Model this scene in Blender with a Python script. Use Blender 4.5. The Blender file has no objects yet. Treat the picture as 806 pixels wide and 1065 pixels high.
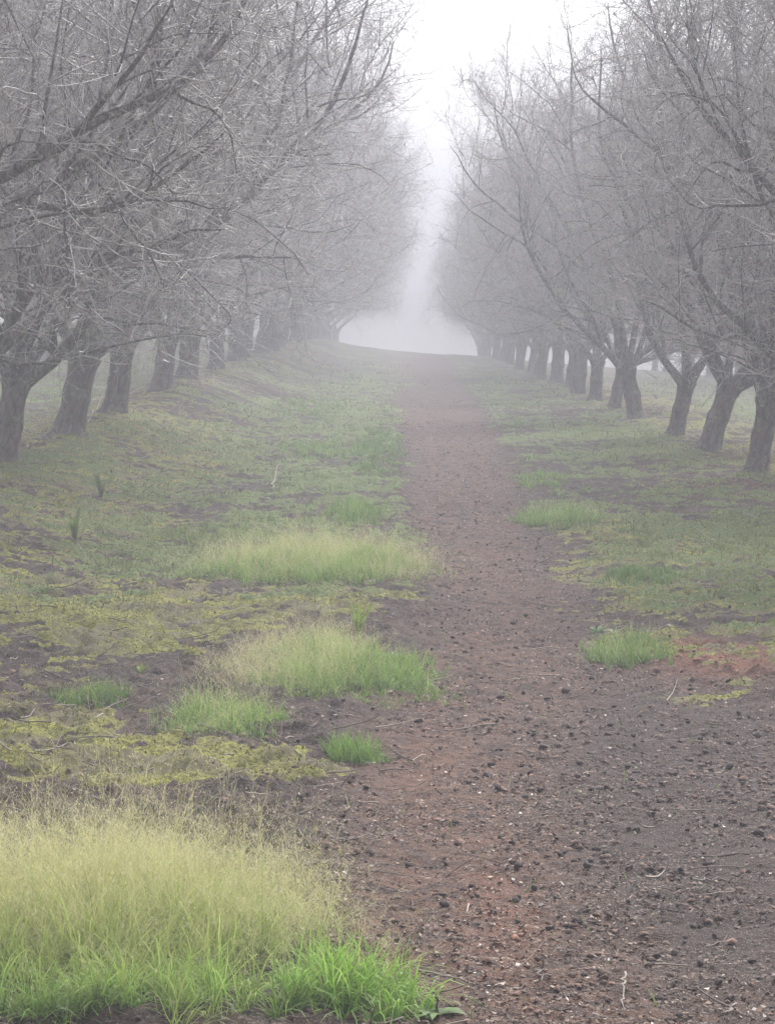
import bpy, math, random
import numpy as np
from mathutils import Matrix, Vector

S = bpy.context.scene
COL = S.collection
R = math.radians
rng = np.random.default_rng(11)
random.seed(5)

CAM_H = 1.62
F = 3300.0                 # focal length in photo pixels (806 wide)
VX, VY = 425.0, 322.0      # where the rows converge in the photo
ROW_L, ROW_R, ROW_STEP = -3.6, 3.35, 6.9

# ------------------------------------------------------------------ noise
def _hash(ix, iy, seed):
    h = (ix.astype(np.int64) * 374761393 + iy.astype(np.int64) * 668265263 + seed * 974634777) & 0xffffffff
    h = ((h ^ (h >> 13)) * 1274126177) & 0xffffffff
    h = (h ^ (h >> 16)) & 0xffffffff
    return h.astype(np.float64) / 4294967295.0

def vnoise(x, y, seed=0):
    ix = np.floor(x); iy = np.floor(y)
    fx = x - ix; fy = y - iy
    fx = fx * fx * (3 - 2 * fx); fy = fy * fy * (3 - 2 * fy)
    a = _hash(ix, iy, seed); b = _hash(ix + 1, iy, seed)
    c = _hash(ix, iy + 1, seed); d = _hash(ix + 1, iy + 1, seed)
    return (a * (1 - fx) + b * fx) * (1 - fy) + (c * (1 - fx) + d * fx) * fy

def fbm(x, y, seed=0, octs=4):
    v = 0; a = 0.5; t = 0
    for o in range(octs):
        v = v + a * vnoise(x * 2 ** o + 17.3 * o, y * 2 ** o - 9.1 * o, seed + o)
        t += a; a *= 0.5
    return v / t

def sstep(a, b, x):
    t = np.clip((x - a) / (b - a), 0, 1)
    return t * t * (3 - 2 * t)

def gauss(x, s):
    return np.exp(-(x / s) ** 2)

# ------------------------------------------------------------------ terrain
def path_edges(y):
    """bare wheel track between the rows (left edge, right edge) at distance y"""
    ys = [0, 6, 8, 10, 12, 15, 19, 28, 41, 70, 130, 500]
    l = [-.5, -.10, -.12, -.2, -.12, .08, .22, .08, .0, -.35, -1.2, -3]
    r = [3.2, 2.6, 2.2, 1.9, 1.6, 1.0, 1.03, 1.02, 1.06, 1.2, 1.5, 2.5]
    return np.interp(y, ys, l), np.interp(y, ys, r)

def ground_z(x, y, fine=True):
    x = np.asarray(x, float); y = np.asarray(y, float)
    k = np.round((x - ROW_L) / ROW_STEP)
    off = x - (ROW_L + k * ROW_STEP)
    hh = np.where(x < 0, 0.25 + .17 * sstep(28, 52, y), 0.05)
    berm = hh * gauss(off + .25 * (vnoise(y * .3, x * 0 + 3, 5) - .5), 1.05)
    z = berm * (1 - .6 * sstep(95, 132, y))
    z = z + 0.05 * (fbm(x * .35, y * .35, 2, 3) - .5)
    z = z + 0.055 * (fbm(x * 1.6, y * 1.6, 8, 3) - .5) * (0.6 + .8 * gauss(off, 1.6))
    l, r = path_edges(y)
    inpath = sstep(l - .25, l + .1, x) * (1 - sstep(r - .1, r + .3, x))
    z = z - 0.035 * inpath
    far = sstep(20, 135, y)
    z = z - 0.085 * np.clip(x, -12, 12) * far
    d = np.clip(y - 122, 0, 60)
    z = z - 0.0009 * d * d - np.clip(y - 182, 0, 60) * .03
    if fine:
        w = 1 - sstep(45, 90, y)
        rough = 0.35 + .65 * (1 - inpath)
        f1 = fbm(x * 9, y * 9, 21, 3) - .5
        f2 = np.abs(fbm(x * 26, y * 26, 31, 3) - .5)
        f0 = fbm(x * 3.6, y * 3.6, 25, 2) - .5
        z = z + w * (0.075 * (rough - .15) * f0 + 0.095 * (rough - .05) * f1 + 0.050 * (0.4 + .6 * rough) * (f2 - .1))
    return z

def at(px, py, z=0.0):
    """ground position seen at a photo pixel"""
    d = F * (CAM_H - z) / (py - VY)
    return (px - VX) * d / F, d

def disc(x, y, cx, cy, rx, ry):
    return np.exp(-(((x - cx) / rx) ** 2 + ((y - cy) / ry) ** 2))

def masks(x, y):
    l, r = path_edges(y)
    wob = .5 * (fbm(x * 2.2, y * 1.1, 41, 3) - .5)
    path = sstep(l - .22, l + .12, x + wob) * (1 - sstep(r - .15, r + .35, x + wob)) * (1 - .55 * sstep(38, 75, y))
    # green low growth each side of the track
    g = .66 * gauss(x + 0.9 + .3 * (vnoise(y * .2, y * 0, 6) - .5), 1.1) * sstep(14, 24, y)
    g = g + .56 * gauss(x - 1.9, .8) * sstep(12, 20, y)
    g = g + .22 * gauss(x + 2.6, 1.2) * sstep(15, 22, y) + .25 * gauss(x - 2.9, .7) * sstep(12, 22, y)
    g = g + .45 * sstep(4.4, 6, np.abs(x))
    g = g * (.25 + 1.5 * fbm(x * .9, y * .33, 51, 3)) * (1 - .35 * sstep(35, 75, y))
    green = np.clip(g, 0, 1) * (1 - path)
    ym = 0
    for (px, py, rx, ry) in ((115, 655, .40, 1.2), (60, 618, .55, 1.1), (60, 775, .36, .6), (200, 660, .3, 1.0), (215, 788, .16, .4),
                             (250, 625, .8, 1.2), (760, 640, .55, 1.9), (660, 610, .5, 1.8), (600, 705, .1, .5), (30, 520, .8, 2.5),
                             (200, 470, .8, 4.5), (90, 560, .8, 2.2), (700, 560, .7, 2.5), (700, 715, .22, .7), (780, 590, .6, 2.0), (730, 635, .7, 1.6), (800, 650, .5, 1.3), (660, 650, .35, 1.2), (640, 560, .5, 2.0),
                             (130, 800, .3, .4), (150, 490, .9, 4.0), (300, 800, .2, .3)):
        cx, cy = at(px, py)
        ym = ym + disc(x, y, cx, cy, rx, ry)
    ym = ym + .48 * sstep(-1.0, -2.4, x) * sstep(10, 16, y) * fbm(x * 1.1, y * .7, 61, 3) * 2
    ym = ym + .42 * sstep(1.4, 2.4, x) * sstep(17, 24, y) * fbm(x * 1.1, y * .7, 66, 3) * 2
    rx_, ry_ = at(765, 686)
    ym = np.clip(ym, 0, 1) * (1 - .85 * path) * (1 - .8 * disc(x, y, rx_, ry_, .3, .7))
    green = green * (1 - .9 * disc(x, y, rx_, ry_, .3, .7))
    red = 0
    for (px, py, rx, ry, a) in ((765, 686, .34, .8, 1.0), (720, 676, .16, .5, .8), (525, 950, .10, .9, .5), (740, 480, .6, 1.8, .55), (150, 638, .22, .5, .45), (800, 515, .7, 2.0, .5),
                                (440, 800, .15, 1.5, .25), (800, 690, .2, .4, .8)):
        cx, cy = at(px, py)
        red = red + a * disc(x, y, cx, cy, rx, ry)
    red = np.clip(red, 0, 1)
    dark = 0
    for (px, py, rx, ry, a) in ((640, 660, .28, 2.4, .8), (760, 860, .38, 2.0, 1.), (700, 760, .4, 1.6, .8), (800, 800, .5, 2.0, 1.), (780, 960, .30, 1.2, .8), (640, 860, .2, 1.6, .5), (20, 700, .3, 2, .8), (250, 490, .25, 3.5, .9),
                                (420, 480, .22, 9, .5), (560, 540, .2, 6, .6), (680, 480, .5, 4, .6), (560, 470, .4, 6, .5), (330, 760, .35, .8, .6), (430, 630, .35, 1.2, .5),
                                (330, 860, .25, .9, .5), (60, 820, .5, .5, .7), (300, 590, .7, .8, .5)):
        cx, cy = at(px, py)
        dark = dark + a * disc(x, y, cx, cy, rx, ry)
    dark = np.clip(dark, 0, 1)
    return path, green, ym, red, dark

def cover(x, y):
    """where moss and low green actually sit: on the raised lumps of the soil"""
    p, g, ym, rd, dk = masks(x, y)
    f1 = fbm(x * 9, y * 9, 21, 3) - .5; f0 = fbm(x * 3.6, y * 3.6, 25, 2) - .5
    nz = .5 - (f1 * 1.9 + f0 * 1.2) + 1.1 * (fbm(x * 4.4, y * 2.6, 45, 3) - .5) + 1.5 * (fbm(x * 1.3, y * .55, 47, 3) - .5)
    nz = nz + .9 * (fbm(x * 17, y * 15, 49, 3) - .5)
    far = .05 * sstep(25, 60, y)
    cg = sstep(-.06, .16, g * .80 - nz + .06 + far) * sstep(.03, .2, g)
    cy = sstep(-.06, .14, ym * .78 - nz + .02) * sstep(.03, .2, ym)
    return p, cg, cy, rd, dk

# ------------------------------------------------------------------ mesh helpers
def mesh_np(name, verts, faces, smooth=True, attrs=None):
    """faces: (M,3) or (M,4) int array, or a list of such arrays"""
    me = bpy.data.meshes.new(name)
    if not isinstance(faces, list):
        faces = [faces]
    verts = np.asarray(verts, np.float32)
    me.vertices.add(len(verts)); me.vertices.foreach_set('co', verts.ravel())
    loops = np.concatenate([f.ravel() for f in faces]).astype(np.int32)
    sizes = np.concatenate([np.full(len(f), f.shape[1], np.int32) for f in faces])
    starts = np.concatenate([[0], np.cumsum(sizes)[:-1]]).astype(np.int32)
    me.loops.add(len(loops)); me.loops.foreach_set('vertex_index', loops)
    me.polygons.add(len(sizes)); me.polygons.foreach_set('loop_start', starts)
    try:
        me.polygons.foreach_set('loop_total', sizes)
    except Exception:
        pass
    if smooth:
        me.polygons.foreach_set('use_smooth', np.ones(len(sizes), bool))
    for an, arr in (attrs or {}).items():
        c = np.ones((len(verts), 4), np.float32); c[:, :arr.shape[1]] = arr
        at_ = me.color_attributes.new(an, 'FLOAT_COLOR', 'POINT')
        at_.data.foreach_set('color', c.ravel())
    me.update(); me.validate()
    return me

def add_obj(name, me, mat=None, parent=None, **props):
    o = bpy.data.objects.new(name, me); COL.objects.link(o)
    if mat is not None and me is not None and not me.materials:
        me.materials.append(mat)
    if parent is not None:
        o.parent = parent
    for k, v in props.items():
        o[k] = v
    return o

def tubes(P, Rr, sides):
    """P (N,K,3), Rr (N,K) -> verts, quads"""
    N, K, _ = P.shape
    T = np.gradient(P, axis=1)
    T /= np.linalg.norm(T, axis=2, keepdims=True) + 1e-9
    mean = P[:, -1] - P[:, 0]
    mean /= np.linalg.norm(mean, axis=1, keepdims=True) + 1e-9
    ref = np.where(np.abs(mean[:, 2:3]) > .8, np.array([[1., 0, 0]]), np.array([[0, 0, 1.]]))
    U = np.cross(T, ref[:, None, :]); U /= np.linalg.norm(U, axis=2, keepdims=True) + 1e-9
    V = np.cross(T, U)
    a = np.arange(sides) * 2 * np.pi / sides
    ring = U[:, :, None, :] * np.cos(a)[None, None, :, None] + V[:, :, None, :] * np.sin(a)[None, None, :, None]
    verts = (P[:, :, None, :] + ring * Rr[:, :, None, None]).reshape(-1, 3)
    n, k, s = np.meshgrid(np.arange(N), np.arange(K - 1), np.arange(sides), indexing='ij')
    b = (n * K + k) * sides
    s2 = (s + 1) % sides
    q = np.stack([b + s, b + s2, b + sides + s2, b + sides + s], -1).reshape(-1, 4)
    return verts, q

def merge(parts):
    vs, qs, o = [], [], 0
    for v, q in parts:
        vs.append(v); qs.append(q + o); o += len(v)
    return np.concatenate(vs), np.concatenate(qs)

# ------------------------------------------------------------------ materials
def newmat(name):
    m = bpy.data.materials.new(name); m.use_nodes = True
    nt = m.node_tree
    for n in list(nt.nodes): nt.nodes.remove(n)
    out = nt.nodes.new('ShaderNodeOutputMaterial')
    return m, nt, out

def N(nt, t, **kw):
    n = nt.nodes.new(t)
    for k, v in kw.items():
        if k.startswith('i_'):
            n.inputs[k[2:].replace('_', ' ')].default_value = v
        else:
            setattr(n, k, v)
    return n

def mixc(nt, fac, a, b, mode='MIX'):
    n = nt.nodes.new('ShaderNodeMix'); n.data_type = 'RGBA'; n.blend_type = mode
    for sock, v in ((0, fac), (6, a), (7, b)):
        if isinstance(v, bpy.types.NodeSocket): nt.links.new(v, n.inputs[sock])
        elif isinstance(v, (int, float)): n.inputs[sock].default_value = v
        else: n.inputs[sock].default_value = (*v, 1)
    return n.outputs[2]

def ramp(nt, src, lo, hi, a=0.0, b=1.0):
    n = nt.nodes.new('ShaderNodeMapRange'); n.interpolation_type = 'SMOOTHSTEP'
    nt.links.new(src, n.inputs[0])
    n.inputs[1].default_value = lo; n.inputs[2].default_value = hi
    n.inputs[3].default_value = a; n.inputs[4].default_value = b
    return n.outputs[0]

def math_(nt, op, a, b=None):
    n = nt.nodes.new('ShaderNodeMath'); n.operation = op
    for i, v in enumerate((a, b)):
        if v is None: continue
        if isinstance(v, bpy.types.NodeSocket): nt.links.new(v, n.inputs[i])
        else: n.inputs[i].default_value = v
    return n.outputs[0]

def noise(nt, co, scale, detail=4, rough=.6):
    n = N(nt, 'ShaderNodeTexNoise'); n.inputs['Scale'].default_value = scale
    n.inputs['Detail'].default_value = detail; n.inputs['Roughness'].default_value = rough
    nt.links.new(co, n.inputs['Vector'])
    return n.outputs['Fac']

def mat_ground():
    m, nt, out = newmat('soil_and_moss'); L = nt.links.new
    geo = N(nt, 'ShaderNodeNewGeometry'); co = geo.outputs['Position']
    A = N(nt, 'ShaderNodeVertexColor', layer_name='cover'); B = N(nt, 'ShaderNodeVertexColor', layer_name='soil')
    sa = N(nt, 'ShaderNodeSeparateColor'); L(A.outputs[0], sa.inputs[0])
    sb = N(nt, 'ShaderNodeSeparateColor'); L(B.outputs[0], sb.inputs[0])
    path, green, ymoss = sa.outputs
    red, dark, crest = sb.outputs
    n_big = noise(nt, co, 2.2, 5); n_mid = noise(nt, co, 11, 5, .65); n_fine = noise(nt, co, 55, 4, .7); n_grit = noise(nt, co, 170, 3, .7)
    # soils
    soil = mixc(nt, ramp(nt, n_mid, .36, .64), (.022, .014, .010), (.085, .052, .034))
    soilp = mixc(nt, ramp(nt, n_mid, .36, .64), (.040, .019, .012), (.150, .073, .042))
    base = mixc(nt, path, soil, soilp)
    base = mixc(nt, math_(nt, 'MULTIPLY', dark, ramp(nt, n_mid, .2, .5)), base, (.040, .022, .015))
    base = mixc(nt, math_(nt, 'MULTIPLY', red, ramp(nt, n_fine, .25, .6)), base, (.24, .090, .045))
    base = mixc(nt, ramp(nt, n_grit, .55, .66, 0, .75), base, (.30, .23, .175))
    base = mixc(nt, ramp(nt, n_fine, .46, .32, 0, .9), base, (.018, .012, .010))
    brk = math_(nt, 'ADD', math_(nt, 'MULTIPLY', n_fine, .6), math_(nt, 'MULTIPLY', n_mid, .5))
    gm = math_(nt, 'SUBTRACT', green, brk); ymm = math_(nt, 'SUBTRACT', ymoss, brk)
    gcol = mixc(nt, ramp(nt, n_fine, .3, .7), (.06, .09, .022), (.19, .25, .06))
    ycol = mixc(nt, ramp(nt, n_fine, .35, .7), (.11, .105, .024), (.37, .37, .055))
    ycol = mixc(nt, ramp(nt, n_big, .45, .60), ycol, (.16, .14, .07))
    base = mixc(nt, ramp(nt, ymm, -.25, .12), base, ycol)
    base = mixc(nt, ramp(nt, gm, -.25, .12), base, gcol)
    p = N(nt, 'ShaderNodeBsdfPrincipled'); L(base, p.inputs['Base Color'])
    p.inputs['Roughness'].default_value = .82
    p.inputs['Specular IOR Level'].default_value = .25
    bp = N(nt, 'ShaderNodeBump'); bp.inputs['Strength'].default_value = 1.0; bp.inputs['Distance'].default_value = .02
    h = math_(nt, 'ADD', n_fine, math_(nt, 'MULTIPLY', n_grit, .5)); L(h, bp.inputs['Height'])
    L(bp.outputs[0], p.inputs['Normal']); L(p.outputs[0], out.inputs[0])
    return m

def mat_bark(name, dark, light, lichen, scale=1.0, bump=.02):
    m, nt, out = newmat(name); L = nt.links.new
    tc = N(nt, 'ShaderNodeTexCoord'); mp = N(nt, 'ShaderNodeMapping')
    mp.inputs['Scale'].default_value = (1, 1, .35)
    L(tc.outputs['Object'], mp.inputs['Vector'])
    n1 = noise(nt, mp.outputs[0], 16 * scale, 6, .7); n2 = noise(nt, tc.outputs['Object'], 5 * scale, 4, .6)
    n3 = noise(nt, tc.outputs['Object'], 30 * scale, 4, .65)
    vo = N(nt, 'ShaderNodeTexVoronoi', feature='DISTANCE_TO_EDGE'); vo.inputs['Scale'].default_value = 16 * scale
    L(mp.outputs[0], vo.inputs['Vector'])
    c = mixc(nt, ramp(nt, n1, .35, .68), dark, light)
    c = mixc(nt, ramp(nt, vo.outputs[0], .08, .0, 0, .6), c, tuple(x * .45 for x in dark))
    c = mixc(nt, math_(nt, 'MULTIPLY', ramp(nt, n2, .5, .64), ramp(nt, n3, .42, .6)), c, lichen)
    p = N(nt, 'ShaderNodeBsdfPrincipled'); L(c, p.inputs['Base Color'])
    p.inputs['Roughness'].default_value = .75; p.inputs['Specular IOR Level'].default_value = .35
    bp = N(nt, 'ShaderNodeBump'); bp.inputs['Strength'].default_value = .8; bp.inputs['Distance'].default_value = bump
    L(math_(nt, 'ADD', n1, ramp(nt, vo.outputs[0], 0, .15, 0, .6)), bp.inputs['Height'])
    L(bp.outputs[0], p.inputs['Normal']); L(p.outputs[0], out.inputs[0])
    return m

def mat_twig():
    m, nt, out = newmat('twig_bark'); L = nt.links.new
    tc = N(nt, 'ShaderNodeTexCoord')
    n1 = noise(nt, tc.outputs['Object'], 7, 4, .7)
    c = mixc(nt, ramp(nt, n1, .35, .65), (.21, .19, .185), (.56, .53, .515))
    p = N(nt, 'ShaderNodeBsdfPrincipled'); L(c, p.inputs['Base Color'])
    p.inputs['Roughness'].default_value = .5; p.inputs['Specular IOR Level'].default_value = .5
    L(p.outputs[0], out.inputs[0])
    return m

def mat_blade(name, rough=.55, trans=.42):
    m, nt, out = newmat(name); L = nt.links.new
    a = N(nt, 'ShaderNodeVertexColor', layer_name='tint')
    p = N(nt, 'ShaderNodeBsdfPrincipled'); L(a.outputs[0], p.inputs['Base Color'])
    p.inputs['Roughness'].default_value = rough; p.inputs['Specular IOR Level'].default_value = .3
    t = N(nt, 'ShaderNodeBsdfTranslucent'); L(a.outputs[0], t.inputs[0])
    mx = N(nt, 'ShaderNodeMixShader'); mx.inputs[0].default_value = trans
    L(p.outputs[0], mx.inputs[1]); L(t.outputs[0], mx.inputs[2]); L(mx.outputs[0], out.inputs[0])
    return m

def mat_plain(name, c1, c2, sc, rough=.8):
    m, nt, out = newmat(name); L = nt.links.new
    tc = N(nt, 'ShaderNodeTexCoord')
    c = mixc(nt, ramp(nt, noise(nt, tc.outputs['Object'], sc, 4, .6), .35, .65), c1, c2)
    p = N(nt, 'ShaderNodeBsdfPrincipled'); L(c, p.inputs['Base Color']); p.inputs['Roughness'].default_value = rough
    p.inputs['Specular IOR Level'].default_value = .3
    L(p.outputs[0], out.inputs[0])
    return m

M_ground = mat_ground()
M_trunk = mat_bark('trunk_bark', (.072, .058, .047), (.19, .158, .13), (.23, .235, .16), 1.0, .02)
M_limb = mat_bark('limb_bark', (.070, .060, .056), (.27, .245, .23), (.46, .46, .41), 1.6, .012)
M_twig = mat_twig()
M_grass = mat_blade('grass_blade')
M_litter = mat_blade('dry_litter', .8, .0)
M_hull = mat_plain('nut_hull', (.018, .012, .010), (.055, .036, .028), 60)
M_hullb = mat_plain('nut_shell', (.06, .038, .028), (.10, .065, .045), 60)
M_stick = mat_plain('pale_stick', (.20, .165, .14), (.36, .31, .265), 25)
M_weed = mat_blade('weed_leaf')

# ------------------------------------------------------------------ ground sheet
def build_ground():
    ys = [-35, -25, -18, -12, -8, -5, -3, -1, .5, 2, 3, 4]
    y = 4.6
    while y < 45:
        ys.append(y)
        y += max(.0125, .00125 * y) if y > 6.3 else .06
    while y < 135:
        ys.append(y); y += .055 * (y / 45)**1.2
    while y < 215:
        ys.append(y); y += 1.5
    ys += [220]
    ys = np.array(ys)
    n = 640
    u = np.linspace(-1, 1, n)
    side = 1 + np.array([.02, .05, .09, .14, .2, .28, .38, .5, .65, .85, 1.1, 1.5, 2., 2.8, 4, 6, 9, 14, 22, 34, 50, 80])
    half = np.clip(2.2 + .135 * np.clip(ys, 0, None), 2.2, 14)
    ext = 280.0
    cols = []
    uu = np.concatenate([-side[::-1], u, side])
    X = uu[None, :] * half[:, None]
    X = np.clip(X, -ext, ext)
    # keep clipped columns distinct
    k = len(side)
    for j in range(k):
        X[:, j] = np.where(X[:, j] <= -ext + 1e-6, -ext - (k - j) * .3, X[:, j])
        X[:, -1 - j] = np.where(X[:, -1 - j] >= ext - 1e-6, ext + (k - j) * .3, X[:, -1 - j])
    Y = np.repeat(ys[:, None], X.shape[1], 1)
    Z = ground_z(X, Y)
    p, g, ym, rd, dk = cover(X, Y)
    V = np.stack([X, Y, Z], -1).reshape(-1, 3)
    nr, nc = X.shape
    i, j = np.meshgrid(np.arange(nr - 1), np.arange(nc - 1), indexing='ij')
    b = i * nc + j
    q = np.stack([b, b + 1, b + nc + 1, b + nc], -1).reshape(-1, 4)
    me = mesh_np('orchard_ground', V, q, True, {
        'cover': np.stack([p, g, ym], -1).reshape(-1, 3), 'soil': np.stack([rd, dk, dk * 0], -1).reshape(-1, 3)})
    add_obj('ground', me, M_ground, kind='structure')
build_ground()

# ------------------------------------------------------------------ trees
def norm(v): return v / (np.linalg.norm(v, axis=-1, keepdims=True) + 1e-9)

def grow(rg, P0, D0, L, K, up, wob, droop=None, curl=0.0):
    n = len(P0); P = np.zeros((n, K, 3)); P[:, 0] = P0
    D = norm(D0.copy()); step = (L / (K - 1))[:, None]
    bias = rg.normal(size=(n, 3)) * curl
    for k in range(1, K):
        t = k / (K - 1)
        D = D + rg.normal(size=(n, 3)) * wob + bias
        D[:, 2] += up
        if droop is not None: D[:, 2] -= droop * t
        D = norm(D)
        P[:, k] = P[:, k - 1] + D * step
    return P

def spawn(rg, P, Rr, cnt, t0, t1, ang0, ang1, upbias=0.0, flat=0.0):
    """pick cnt children per parent: position, direction, parent radius, t"""
    n, K, _ = P.shape
    base = (np.arange(cnt)[None, :] + rg.random((n, cnt))) / cnt
    t = t0 + (t1 - t0) * base
    f = t * (K - 1); i = np.clip(f.astype(int), 0, K - 2); w = (f - i)[..., None]
    idx = np.arange(n)[:, None]
    A = P[idx, i]; B = P[idx, i + 1]
    pos = A * (1 - w) + B * w
    T = norm(B - A)
    rad = Rr[idx, i] * (1 - w[..., 0]) + Rr[idx, i + 1] * w[..., 0]
    rnd = rg.normal(size=pos.shape); rnd[..., 2] += upbias
    side = norm(rnd - (rnd * T).sum(-1, keepdims=True) * T)
    if flat: side[..., 2] *= (1 - flat); side = norm(side)
    a = np.radians(ang0 + (ang1 - ang0) * rg.random(t.shape))[..., None]
    D = T * np.cos(a) + side * np.sin(a)
    return pos.reshape(-1, 3), D.reshape(-1, 3), rad.reshape(-1), t.reshape(-1), T.reshape(-1, 3)

def envelope(P, top):
    """pull wide growth in: pruned crowns keep the alley open"""
    d = P[..., :2] - top[:2]; r = np.linalg.norm(d, axis=-1, keepdims=True) + 1e-9
    z = P[..., 2:3]
    lim = np.interp(z, [0, 1.2, 2.2, 3.2, 5, 7.5], [1.5, 2.2, 2.75, 2.85, 2.55, 1.6])
    a = .55 * lim
    rn = np.where(r > a, a + (lim - a) * 1.25 * np.tanh((r - a) / (lim - a) / 1.25), r)
    Q = P.copy(); Q[..., :2] = top[:2] + d * rn / r
    zm = top[2] + .02 + .36 * np.clip(rn - .3, 0, 3)
    Q[..., 2:3] = np.where((z < zm) & (rn > .3), zm + (z - zm) * .35, z)
    return Q

def trunk_mesh(rg, h, r0, bend):
    K, Sd = 34, 28
    t = np.linspace(-.18, 1, K)
    zc = t * h
    r = r0 * (1 + .45 * np.exp(-np.clip(t, -.2, 1) * 9) - .06 * t + .42 * np.exp(-((t - 1.0) / .16) ** 2) + .09 * np.exp(-((t - .48) / .07) ** 2))
    r[-2] *= .82; r[-1] *= .35
    cx = bend[0] * h * np.clip(t, 0, 1) ** 1.7; cy = bend[1] * h * np.clip(t, 0, 1) ** 1.7
    a = np.arange(Sd) * 2 * np.pi / Sd
    AA, TT = np.meshgrid(a, t)
    ph = rg.random(6) * 6.28
    lob = 1 + .06 * np.sin(AA * 3 + ph[0] + TT * 2) + .045 * np.sin(AA * 5 + ph[1] - TT * 3) + .03 * np.sin(AA * 9 + ph[2] + TT * 5)
    lob += .05 * np.sin(TT * 14 + ph[3] + 2 * np.sin(AA + ph[4])) * .6
    lob += .07 * (fbm(AA / 6.2832 * 8 + 20, TT * 9 + 40, int(rg.integers(1000)), 3) - .5) * np.sin(AA / 2) ** .3
    lob += .16 * np.exp(-np.clip(TT, 0, 1) * 9) * np.sin(AA * 4 + ph[5])
    rr = r[:, None] * lob
    V = np.stack([cx[:, None] + rr * np.cos(AA), cy[:, None] + rr * np.sin(AA), zc[:, None] + 0 * AA], -1).reshape(-1, 3)
    i, j = np.meshgrid(np.arange(K - 1), np.arange(Sd), indexing='ij')
    b = i * Sd; j2 = (j + 1) % Sd
    q = np.stack([b + j, b + j2, b + Sd + j2, b + Sd + j], -1).reshape(-1, 4)
    cap = np.arange((K - 1) * Sd, K * Sd)[None, :]
    me = mesh_np('trunk', V, [q, cap], True); me.materials.append(M_trunk)
    return me, np.array([cx[-1], cy[-1], h])

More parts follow.
